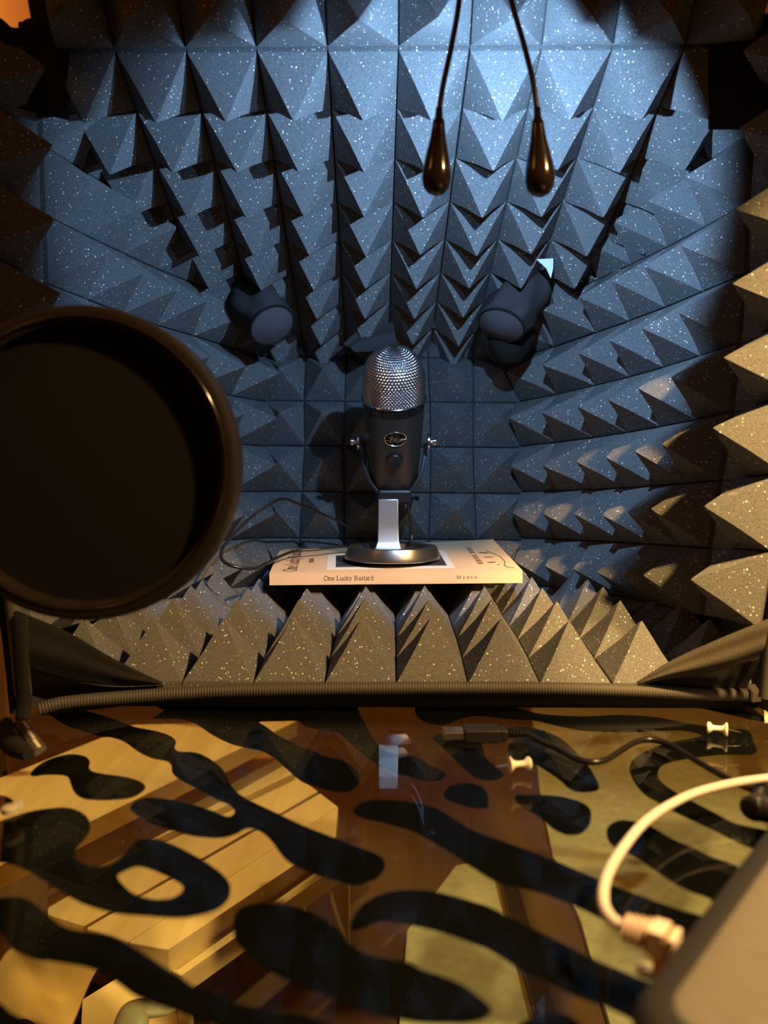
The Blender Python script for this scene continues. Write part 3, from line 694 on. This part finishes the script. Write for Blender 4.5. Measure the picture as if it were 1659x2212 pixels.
_, wd = text_mesh('Myers', 1, spine_put(0, 0), .3)
text_mesh('Myers', .62 * sz / .66 * .8, spine_put((987 - 583) / 546, .44), .38, 1.2)[0].build('author_lettering', M_INK, cov, 0)
def cover_put(ub, v0):
    def put(x, y):
        return bk(ub - y / 22.8, v0 + x / 15.0, -.01), V((0, 0, 1))
    return put
_, wd = text_mesh('One Lucky Bastard', 1, spine_put(0, 0))
text_mesh('One Lucky Bastard', 13.6 / wd, cover_put(.105, .04), wmul=1.0)[0].build('title_lettering', M_INK, cov, 0)
# small unreadable imprint lines
mb = MB()
def tick(u0, u1, v0, v1):
    a = [bk(u0, v0, -.03), bk(u1, v0, -.03), bk(u1, v1, -.03), bk(u0, v1, -.03)]; mb.hexa(a, [p - V((0, 0, .02)) for p in a])
for k in range(5): tick(.148, .168, .36 + k * .035, .36 + k * .035 + .018)
for k in range(13):
    if k == 7: continue
    tick(.845, .868, .2 + k * .042, .2 + k * .042 + (.012 if k % 2 else .02)); 
mb.build('imprint_lettering', M_INK, cov, 0)
mb = MB()
def leaf(u, v, l, w, a):
    pts = []
    for k in range(12):
        t = 2 * PI * k / 12; x = l * math.cos(t); y = w * math.sin(t)
        pts.append(bk(u + (x * math.cos(a) - y * math.sin(a)) / 22.8, v + (x * math.sin(a) + y * math.cos(a)) / 15, -.02))
    mb.hexa(pts, [p - V((0, 0, .02)) for p in pts])
for (u, v, l, w, a) in ((.905, .54, .55, .28, -.3), (.912, .40, .5, .22, -.1), (.905, .24, .45, .25, .2), (.925, .17, .2, .12, .6)): leaf(u, v, l, w, a)
mb.tube([bk(u, v, -.01) for u, v in ((.925, .6), (.945, .5), (.962, .38), (.962, .25), (.945, .14), (.955, .08), (.975, .07))], .05, 6)
mb.build('plant_emblem', M_LEAF, cov, 0)

# ------------------------------------------------------------------ microphone
MX, MY = 0.0, 77.6
zb = bk(.5, (MY - 72) / 15).z + .1
mic = thing('desktop_microphone', (MX, MY, zb), 'dark metal desktop microphone with chrome mesh grille on a round base, on the book', 'microphone')
base_prof = [(0, .05), (4.5, .05), (4.65, .15), (4.62, .5), (4.3, 1.28), (4.15, 1.36), (3.6, 1.34), (3.45, 1.24), (3.2, .62), (2.4, .5), (0, .5)]
bs = MB().lathe(base_prof, (MX - .1, MY, zb), n=72).build('base', M_BASE, mic, 30)
MB().lathe([(0, 0), (.3, 0), (.3, .08), (.22, .1), (0, .1)], (MX - .35, MY - 2.6, zb + .5), n=20).build('cable_hole', M_BLACKP, bs, 30)
tag(bs, 'round brushed metal base')
# stem: flat plate flaring into the dish
zt = 13.7
mb = MB(); prof = [(0, 2.6), (.25, 1.75), (.7, 1.25), (1.3, 1.05), (3, 1.0), (zt - zb - .5, .98)]
vs = []
sx = MX - .5
rows = []
for (h, hw) in prof:
    yb = MY - .6 - .9 * math.exp(-h * 1.6) + .05 * h; z = zb + .5 + h
    rows.append([V((sx - hw, yb, z)), V((sx + hw, yb, z)), V((sx + hw, yb + .45, z)), V((sx - hw, yb + .45, z))])
vs = [p for r in rows for p in r]; fs = [(3, 2, 1, 0), tuple(4 * (len(rows) - 1) + q for q in range(4))]
for i in range(len(rows) - 1):
    for q in range(4): w = (q + 1) % 4; fs.append((4 * i + q, 4 * i + w, 4 * i + 4 + w, 4 * i + 4 + q))
tag(mb.add(vs, fs).build('stem', M_STEM, mic, 40, bevel=.08), 'brushed bright metal stem')
# yoke
MB().box((MX + .1, MY + .9, 13.9), (3.3, 2.2, 1.5)).build('yoke_hub', M_BLACKP, mic, 0, bevel=.3)
PV = V((MX, MY, 19.25))
mb = MB(); vs = []; fs = []; K = 24
for i in range(K + 1):
    a = PI * i / K; cx, cz = math.cos(a), math.sin(a)
    hw = .55 + .55 * math.sin(a)
    for (dr, dy) in ((0, -hw), (0, hw), (.35, hw), (.35, -hw)):
        vs.append(PV + V(((2.98 + dr) * cx, dy + 1.5, -(5.3 + dr) * cz - .1)))
for i in range(K):
    for q in range(4): w = (q + 1) % 4; fs.append((4 * i + q, 4 * i + w, 4 * i + 4 + w, 4 * i + 4 + q))
fs += [(0, 1, 2, 3), tuple(4 * K + q for q in (3, 2, 1, 0))]
mb.add(vs, fs).build('yoke', M_BLACKP, mic, 40, bevel=.06)
for s_ in (1, -1):
    k = MB().lathe([(0, 0), (.75, 0), (.8, .08), (.8, .22), (.72, .3), (0, .3)], PV + V((s_ * 3.25, 0, 0)), (s_, 0, 0), 32).build('pivot_knob', M_SILVER, mic, 30)
    MB().lathe([(0, 0), (.18, 0), (.18, .3), (.36, .34), (.38, .6), (.3, .68), (0, .68)], PV + V((s_ * 3.5, 0, 0)), (s_, 0, 0), 24).build('thumb_screw', M_SILVER, k, 30)
T = math.radians(30); AX = V((0, -math.sin(T), math.cos(T))); NF = V((0, -math.cos(T), -math.sin(T)))
body_prof = [(0, -4.5), (1.9, -4.5), (2.2, -4.35), (2.32, -4.0), (2.55, -2), (2.78, 1), (2.92, 3.9)]
bd = MB().lathe(body_prof + [(0, 3.9)], PV, AX, 64).build('body', M_MIC, mic, 30)
MB().lathe([(2.6, 3.8), (2.95, 3.85), (2.98, 4.65), (2.6, 4.75)], PV, AX, 64).build('gloss_band', M_MICB, mic, 30)
MB().lathe([(2.8, 4.63), (2.98, 4.65), (3.07, 4.73), (3.0, 4.85), (2.8, 4.87)], PV, AX, 64).build('chrome_ring', M_CHROME, mic, 60)
NR, NA = 112, 336
gp = []
for i in range(NR + 1):
    t = i / NR
    if t < .36: gp.append((2.93 - .04 * t, 4.8 + t / .36 * 1.75))
    else:
        a = (t - .36) / .64 * PI / 2; gp.append((max(2.915 * math.cos(a) ** .9, 0) if a < PI / 2 - 1e-4 else 0, 6.55 + 3.1 * math.sin(a)))
def gd(i, j):
    r = gp[i][0]
    if i < 1 or i > NR - 3: return 0
    row = i // 4; ph = (row % 2) * 3
    fx = math.sin(PI * (((j + ph) % 6) / 6)); fy = math.sin(PI * (i % 4) / 4)
    return -.11 + .13 * min(1, fx * 1.2) * min(1, fy * 1.2)
gr = MB().lathe(gp, PV, AX, NA, gd).build('grille', M_GRILLE, mic, 80)
tag(gr, 'shiny woven chrome mesh grille')
# oval badge with the maker's lettering
def onbody(x, t, lift=0):
    r = 2.55 + (t + 2) * .077; y = math.sqrt(max(r * r - x * x, .01)); return PV + AX * t + V((x, 0, 0)) + NF * (y + lift)
bo = V((.18, 0, 0))
mb = MB(); ring = [onbody(.18 + 1.02 * math.cos(a), 1.75 + .74 * math.sin(a), .04) for a in [2 * PI * k / 40 for k in range(40)]]
mb.tube(ring + ring[:2], .07, 8, cap=False); bg = mb.build('badge', M_CHROME, bd, 60)
cen = onbody(.18, 1.75, .03); inner = [onbody(.18 + 1.0 * math.cos(a), 1.75 + .72 * math.sin(a), .02) for a in [2 * PI * k / 40 for k in range(40)]]
MB().add(inner + [cen], [(i, (i + 1) % 40, 40) for i in range(40)]).build('badge_field', M_MICB, bg, 60)
mb = MB()
BL = {'B': (.62, [[(.12, -.02), (.2, .7)], [(-.05, .62), (.1, .72), (.42, .7), (.48, .55), (.38, .4), (.14, .36)], [(.36, .38), (.5, .28), (.46, .06), (.3, -.02), (.1, 0)]]),
      'l': (.26, [[(.16, .7), (.08, .1), (.16, 0), (.24, .04)]]), 'u': (.44, [[(.08, .42), (.06, .1), (.14, 0), (.28, .08)], [(.32, .42), (.3, .06), (.38, 0), (.44, .04)]]),
      'e': (.42, [[(.08, .22), (.3, .26), (.3, .38), (.18, .44), (.07, .3), (.08, .08), (.2, 0), (.36, .1)]])}
x0 = -.66
for ch in 'Blue':
    adv, ss = BL[ch]
    for s_ in ss:
        p = [onbody(.18 + (x0 + a + b * .15) * .98, 1.47 + b * .72, .1) for a, b in s_]; mb.tube(p, .038, 6)
    x0 += adv * .8
mb.tube([onbody(.18 - .98, 1.62, .08), onbody(.18 - .6, 1.64, .08)], .045, 6); mb.tube([onbody(.18 + .62, 1.6, .08), onbody(.18 + .98, 1.72, .08)], .045, 6)
mb.build('lettering', M_CHROME, bg, 60)
bp_ = onbody(.1, -.55, 0)
MB().lathe([(0, -.1), (.86, -.1), (.86, .06), (.78, .1), (.74, .1), (.72, .34), (.62, .42), (.5, .4), (.4, .34), (0, .34)], bp_, NF, 40).build('dial_button', M_BLACKP, bd, 40)
# cable with the microphone
cp = [W(880, 1078, 79), W(884, 1110, 79.6), W(890, 1150, 80), W(884, 1172, 80), W(860, 1180, 82.6), W(800, 1182, 83.2), W(745, 1180, 82), W(690, 1186, 80.5), W(640, 1190, 79.5), W(610, 1200, 77.6), W(580, 1215, 74), W(545, 1228, 72), W(500, 1222, 71), W(478, 1205, 72), W(487, 1175, 74), W(540, 1120, 77), W(590, 1085, 79), W(615, 1078, 80), W(640, 1087, 81), W(700, 1112, 83), W(760, 1140, 84), W(800, 1160, 85)]
mc = MB().tube(spline(cp, 7), .15, 10).build('microphone_cable', M_CABLEB, None, 60)
tag(mc, 'thin glossy black cable looping left from the microphone over the book', 'cable')

# ------------------------------------------------------------------ pop filter
pf = thing('pop_filter', (-30, 40, 0), 'round black mesh pop filter at the left edge of the picture', 'pop filter')
pc = W(181, 1003, 40.6)
R_ = 7.98
MB().lathe([(R_ - .92, -.5), (R_ - .5, -.72), (R_ - .1, -.6), (R_, -.2), (R_, .9), (R_ - .15, 1.15), (R_ - .5, 1.2), (R_ - .9, .9), (R_ - 1.0, .2), (R_ - .92, -.5)], pc, (0, 1, 0), 96).build('hoop', M_HOOP, pf, 50)
MB().lathe([(0, .1), (R_ - .95, .1), (R_ - .95, .16), (0, .16)], pc, (0, 1, 0), 64).build('mesh_screen', M_MESH, pf, 30)
MB().tube([pc + V((math.cos(a) * (R_ - .62), -.68, math.sin(a) * (R_ - .62))) for a in [2 * PI * k / 72 for k in range(74)]], .1, 8, cap=False).build('inner_ring', M_BLACKG, pf, 60)
gp_ = spline([pc + V((-R_ + .1, .3, 0)), pc + V((-R_ - 2, .3, -.4)), pc + V((-R_ - 5, 0, -3)), V((-31.5, 40, 8)), V((-31, 40, 3)), V((-31, 40, 1))], 14)
MB().tube(gp_, [.42 + .05 * math.sin(i * 2.2) for i in range(len(gp_))], 10).build('gooseneck', M_BLACKP, pf, 60)
MB().lathe([(0, 0), (3.4, 0), (3.5, .3), (3.2, .9), (.9, 1.3), (0, 1.4)], (-31, 40, 0), n=40).build('foot', M_BLACKP, pf, 30)

# ------------------------------------------------------------------ two teardrop ends hanging on thin cords
def teardrop(name, stem, top, bottom, label, hl):
    a = W(*top, 46); b = W(*bottom, 46); ax = (b - a).normalized(); Lh = (b - a).length
    t = thing(name, a, label, 'hanging lamp head', 'teardrop lamp heads hanging over the booth')
    pr = [(0, 0), (.15, 0), (.2, .05), (.22, Lh * .12), (.34, Lh * .16), (.36, Lh * .22), (.48, Lh * .38), (.68, Lh * .56), (.82, Lh * .72), (.84, Lh * .82), (.74, Lh * .91), (.5, Lh * .97), (.25, Lh * .995), (0, Lh)]
    MB().lathe(pr, a, ax, 40).build('lamp_head', M_BLACKG, t, 60)
    le = a.lerp(b, .15) + V((0, .24, 0)); lg = MB().lathe([(0, 0), (.17, 0), (.17, .12), (.12, .17), (0, .2)], le, (0, 1, 0), 20).build('led', M_LED, t, 30)
    light('booth_lamp', 'SPOT', le + V((0, .5, 0)), le + V((-1.6, 10, .6)), 5.8 if hl == 2 else .45, (.34, .62, 1.0), spot_size=math.radians(124), spot_blend=.22, shadow_soft_size=.002)
    MB().tube(spline([W(*p, 46) for p in stem] + [a + ax * .1], 8), .16, 10).build('stem', M_CORD, t, 60)
teardrop('lamp_head_drop', [(1010, -330), (1003, -150), (992, 0), (975, 100), (958, 180)], (949, 232), (942, 421), 'glossy black teardrop lamp head on a thin stem, left of the hanging pair', 1)
teardrop('lamp_head_drop', [(1040, -330), (1068, -150), (1104, 0), (1130, 90), (1150, 170)], (1160, 232), (1168, 424), 'glossy black teardrop lamp head on a thin stem, right of the hanging pair', 2)
for o in ROOTS[-2:]: pass
MB_ = MB()

# ------------------------------------------------------------------ USB cable
usb = thing('usb_cable', Zp(1050, 1590, 0), 'black USB cable with metal plug lying on the glass table', 'cable')
pA, pB = Zp(958, 1584, .45), Zp(1118, 1584, .45)
ux = (pB - pA).normalized(); L_ = (pB - pA).length; rot = Matrix.Rotation(math.atan2(ux.y, ux.x), 3, 'Z')
def at(t): return pA + ux * t
MB().box(at(.62), (1.24, 1.2, .45), rot).build('metal_plug', M_USB, usb, 0, bevel=.05)
hb_ = MB().box(at(2.3), (2.2, 1.5, .8), rot).build('plug_body', M_BLACKP, usb, 0, bevel=.12)
MB().box(at(3.6), (.5, 1.2, .66), rot).build('plug_neck', M_BLACKP, usb, 0, bevel=.12)
MB().tube([at(3.8 + k * .05) for k in range(26)], [.3 + .06 * math.sin(k * 1.6) - .003 * k for k in range(26)], 12).build('strain_relief', M_BLACKP, usb, 60)
up_ = [at(5.0) + V((0, 0, 0))] + [Zp(a, b, z) for a, b, z in ((1160, 1597, .45), (1200, 1615, .3), (1240, 1637, .2), (1275, 1646, .2), (1310, 1641, .2), (1345, 1619, .25), (1375, 1602, .3), (1410, 1598, .3), (1450, 1610, .25), (1500, 1641, .2), (1550, 1670, .2), (1600, 1696, .2), (1632, 1705, .2), (1680, 1712, .2), (1760, 1712, .2))]
MB().tube(spline(up_, 8), .18, 10).build('cord', M_CABLEB, usb, 60)

# ------------------------------------------------------------------ push pins
def pin(A, B, needle, z0, label):
    a, b = Zp(*A, z0), Zp(*B, z0); ax = (b - a).normalized(); L_ = (b - a).length; k = L_ / 1.45
    t = thing('push_pin', (a.x, a.y, 0), label, 'push pin', 'push pins on the glass table')
    pr = [(0, 0), (.42, 0), (.5, .05), (.5, .14), (.38, .22), (.24, .36), (.2, .55), (.2, .95), (.26, 1.1), (.38, 1.2), (.42, 1.28), (.42, 1.38), (.34, 1.45), (0, 1.45)]
    MB().lathe([(r * k, h * k) for r, h in pr], a, ax, 28).build('plastic_head', M_PIN, t, 40)
    nd = -ax + V((0, 0, -.12)); MB().tube([a + ax * .1, a + nd * .6 * k, a + nd * .95 * k], [.055, .05, .008], 8).build('needle', M_NEEDLE, t, 40)
pin((1099, 1652), (1146, 1649), 1, .5, 'cream push pin whose needle points left, in front of the USB plug')
pin((1572, 1576), (1527, 1571), 1, .5, 'cream push pin whose needle points right, near the booth corner')

# ------------------------------------------------------------------ laptop
lap_z = 2.5
Pp, Qq = Zp(1659, 1762, lap_z), Zp(1392, 2095, lap_z)
du = (Pp - Qq).normalized(); du.z = 0; du.normalize(); dv = V((-du.y, du.x, 0)); 
if dv.x < 0: dv = -dv
C0 = Qq - du * 2.6
lap = thing('laptop', C0 + du * 14 + dv * 10 + V((0, 0, -lap_z)), 'closed laptop with grey lid and dark rounded edge at the lower right', 'laptop')
def rrect(inset, z, r=2.2, Lu=31, Lv=21):
    pts = []
    for (cu, cv, a0) in ((r, r, PI), (Lu - r, r, 1.5 * PI), (Lu - r, Lv - r, 0), (r, Lv - r, .5 * PI)):
        for k in range(9):
            a = a0 + k / 8 * PI / 2; pts.append(C0 + du * (cu + (r - inset) * math.cos(a)) + dv * (cv + (r - inset) * math.sin(a)) + V((0, 0, z - lap_z)))
    return pts
def loft(levels, name, m):
    vs = [p for (i, z) in levels for p in rrect(i, z)]; n = 36; fs = [tuple(range(n - 1, -1, -1)), tuple((len(levels) - 1) * n + q for q in range(n))]
    for l in range(len(levels) - 1):
        for q in range(n): w = (q + 1) % n; fs.append((l * n + q, l * n + w, l * n + n + w, l * n + n + q))
    return MB().add(vs, fs).build(name, m, lap, 50)
loft([(.9, .25), (.25, .5), (.05, .9), (0, 1.3), (0, 1.55)], 'lower_case', M_LAPS)
loft([(.02, 1.6), (0, 1.75), (.05, 2.0), (.2, 2.25), (.45, 2.4), (.95, 2.5)], 'lid_edge', M_LAPS)
loft([(.96, 2.48), (1.1, 2.52), (1.3, 2.54), (1.6, 2.55)], 'lid', M_LID)
for (a, b) in ((2.2, 2.2), (28, 2.2), (2.2, 18), (28, 18)):
    MB().lathe([(0, 0), (.8, 0), (.8, .28), (0, .28)], C0 + du * a + dv * b + V((0, 0, -lap_z)), n=20).build('rubber_foot', M_BLACKP, lap, 30)
# small pale solid standing in for a reflection near the laptop
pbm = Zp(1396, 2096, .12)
tag(MB().lathe([(0, -.12), (.32, -.12), (.34, .05), (.2, .15), (0, .17)], pbm, n=20).build('reflection_blob', M_CLEAR, None, 40, origin=pbm), 'tiny pale blob standing in for a reflection on the glass beside the laptop corner', 'reflection stand-in')
pbm = Zp(22, 1748, .15)
mb = MB().lathe([(0, -.14), (.4, -.14), (.42, .1), (.3, .2), (0, .22)], pbm, n=20); mb.lathe([(0, -.1), (.25, -.1), (.25, .2), (0, .26)], Zp(40, 1740, .15), n=16)
tag(mb.build('plastic_stud', M_CLEAR, None, 40, origin=pbm), 'small cloudy plastic stud on the glass at the left edge', 'stud')

# ------------------------------------------------------------------ white network cable
net = thing('network_cable', Zp(1380, 1800, 0), 'white network cable curving across the glass to the laptop side', 'cable')
npth = [Zp(a, b, z) for a, b, z in ((1900, 1690, 1.6), (1760, 1678, 1.5), (1659, 1681, 1.4), (1560, 1697, 1.3), (1480, 1722, 1.2), (1400, 1770, 1.2), (1345, 1833, 1.2), (1311, 1893, 1.3), (1303, 1945, 1.4), (1318, 1982, 1.5), (1350, 2006, 1.5))]
MB().tube(spline(npth, 10), .2, 12).build('cord', M_CABLEW, net, 60)
c0, c1 = Zp(1348, 2003, 1.5), Zp(1465, 2042, 1.5)
nx = (c1 - c0).normalized(); nl = (c1 - c0).length
mb = MB(); k = 44
mb.tube([c0 + nx * nl * .52 * i / k for i in range(k + 1)], [.36 + .09 * math.sin(i / k * 4 * 2 * PI - 1.2) + .1 * i / k for i in range(k + 1)], 16)
tag(mb.build('ribbed_boot', M_BOOT, net, 60), 'ribbed pinkish beige strain boot')
rt = Matrix.Rotation(math.atan2(nx.y, nx.x), 3, 'Z')
MB().box(c0 + nx * nl * .66 + V((0, 0, .0)), (nl * .3, .95, .85), rt).build('plug', M_PLUGW, net, 0, bevel=.04)
tag(MB().box(c0 + nx * nl * .70 + V((0, 0, -.72)), (nl * .2, .8, .6), rt).build('plug_reflected_orange', M_REFLECT, net, 0, bevel=.05), 'added block under the plug, orange for the light reflected there')  # added block; its orange paints light reflected on the plug's side
MB().box(c0 + nx * nl * .835 + V((0, 0, .02)), (nl * .05, .8, .7), rt).build('contact_strip', M_GOLD, net, 0)
MB().box(c0 + nx * nl * .93 + V((0, 0, .05)), (nl * .14, .9, .55), rt).build('plug_tip', M_PLUGW, net, 0, bevel=.04)

# ------------------------------------------------------------------ black barrel plug at right
bpq = thing('power_plug', Zp(1640, 1760, 0), 'black right-angled power plug beside the laptop at the right edge', 'plug')
e0 = Zp(1632, 1745, .65)
MB().tube(spline([e0 + V((-.35, -.2, -.05)), e0, e0 + V((.6, -.3, .0)), e0 + V((1.6, -.6, -.1))], 6), [.3, .45, .55, .6, .62, .62, .62, .62, .6, .6, .6, .6, .6, .6, .6, .58, .5, .5, .4][:19], 16).build('elbow', M_BLACKP, bpq, 60)
nk = [e0 + V((.15 + k * .05, .15 + k * .09, .02 + k * .005)) for k in range(22)]
MB().tube(nk, [.42 + (.04 * math.sin(k * 1.5) if k > 6 else 0) - .004 * k for k in range(22)], 14).build('strain_relief', M_BLACKP, bpq, 60)
MB().tube(spline([nk[-1], nk[-1] + V((1.5, 2, -.1)), nk[-1] + V((6, 3, -.5))], 8), .2, 8).build('cord', M_CABLEB, bpq, 60)

light('room_lamp_warm', 'SPOT', (46, 12, 62), (11, 32, 2), 54, (1.0, .60, .22), spot_size=math.radians(64), spot_blend=.3, shadow_soft_size=.02)
light('foam_fill_light', 'SPOT', (34, 15, 60), (34, 50, 20), 58, (1.0, .60, .20), spot_size=math.radians(42), spot_blend=.45, shadow_soft_size=.015)  # added fill without a fixture, brightens the right wall foam
light('boards_fill_light', 'SPOT', (-75, 60, 120), (-42, 88, -20), 64, (1.0, .66, .26), spot_size=math.radians(33), spot_blend=.4, shadow_soft_size=.03)  # unseen spot added to lighten the shelf boards through the glass
light('mats_fill_light', 'SPOT', (75, 95, 150), (42, 70, -40), 46, (1.0, .70, .32), spot_size=math.radians(50), spot_blend=.4, shadow_soft_size=.03)  # extra light put in for the floor mats, no lamp stands there
light('lamp_orange', 'POINT', (-75, 0, 90), (0, 0, 0), 2.0, (1.0, .42, .1), shadow_soft_size=.12)
light('wall_lamp_orange', 'POINT', (-70, 180, 120), (0, 0, 0), 22, (1.0, .45, .1), shadow_soft_size=.1)
w = bpy.data.worlds.new('world'); bpy.context.scene.world = w; w.use_nodes = True
w.node_tree.nodes['Background'].inputs[0].default_value = (.02, .012, .006, 1); w.node_tree.nodes['Background'].inputs[1].default_value = .5
vs_ = bpy.context.scene.view_settings
vs_.view_transform = 'Standard'; vs_.look = 'None'; vs_.exposure = 0; vs_.gamma = 1; vs_.use_curve_mapping = False
for o in bpy.data.objects:
    if '_o' in o: del o['_o']
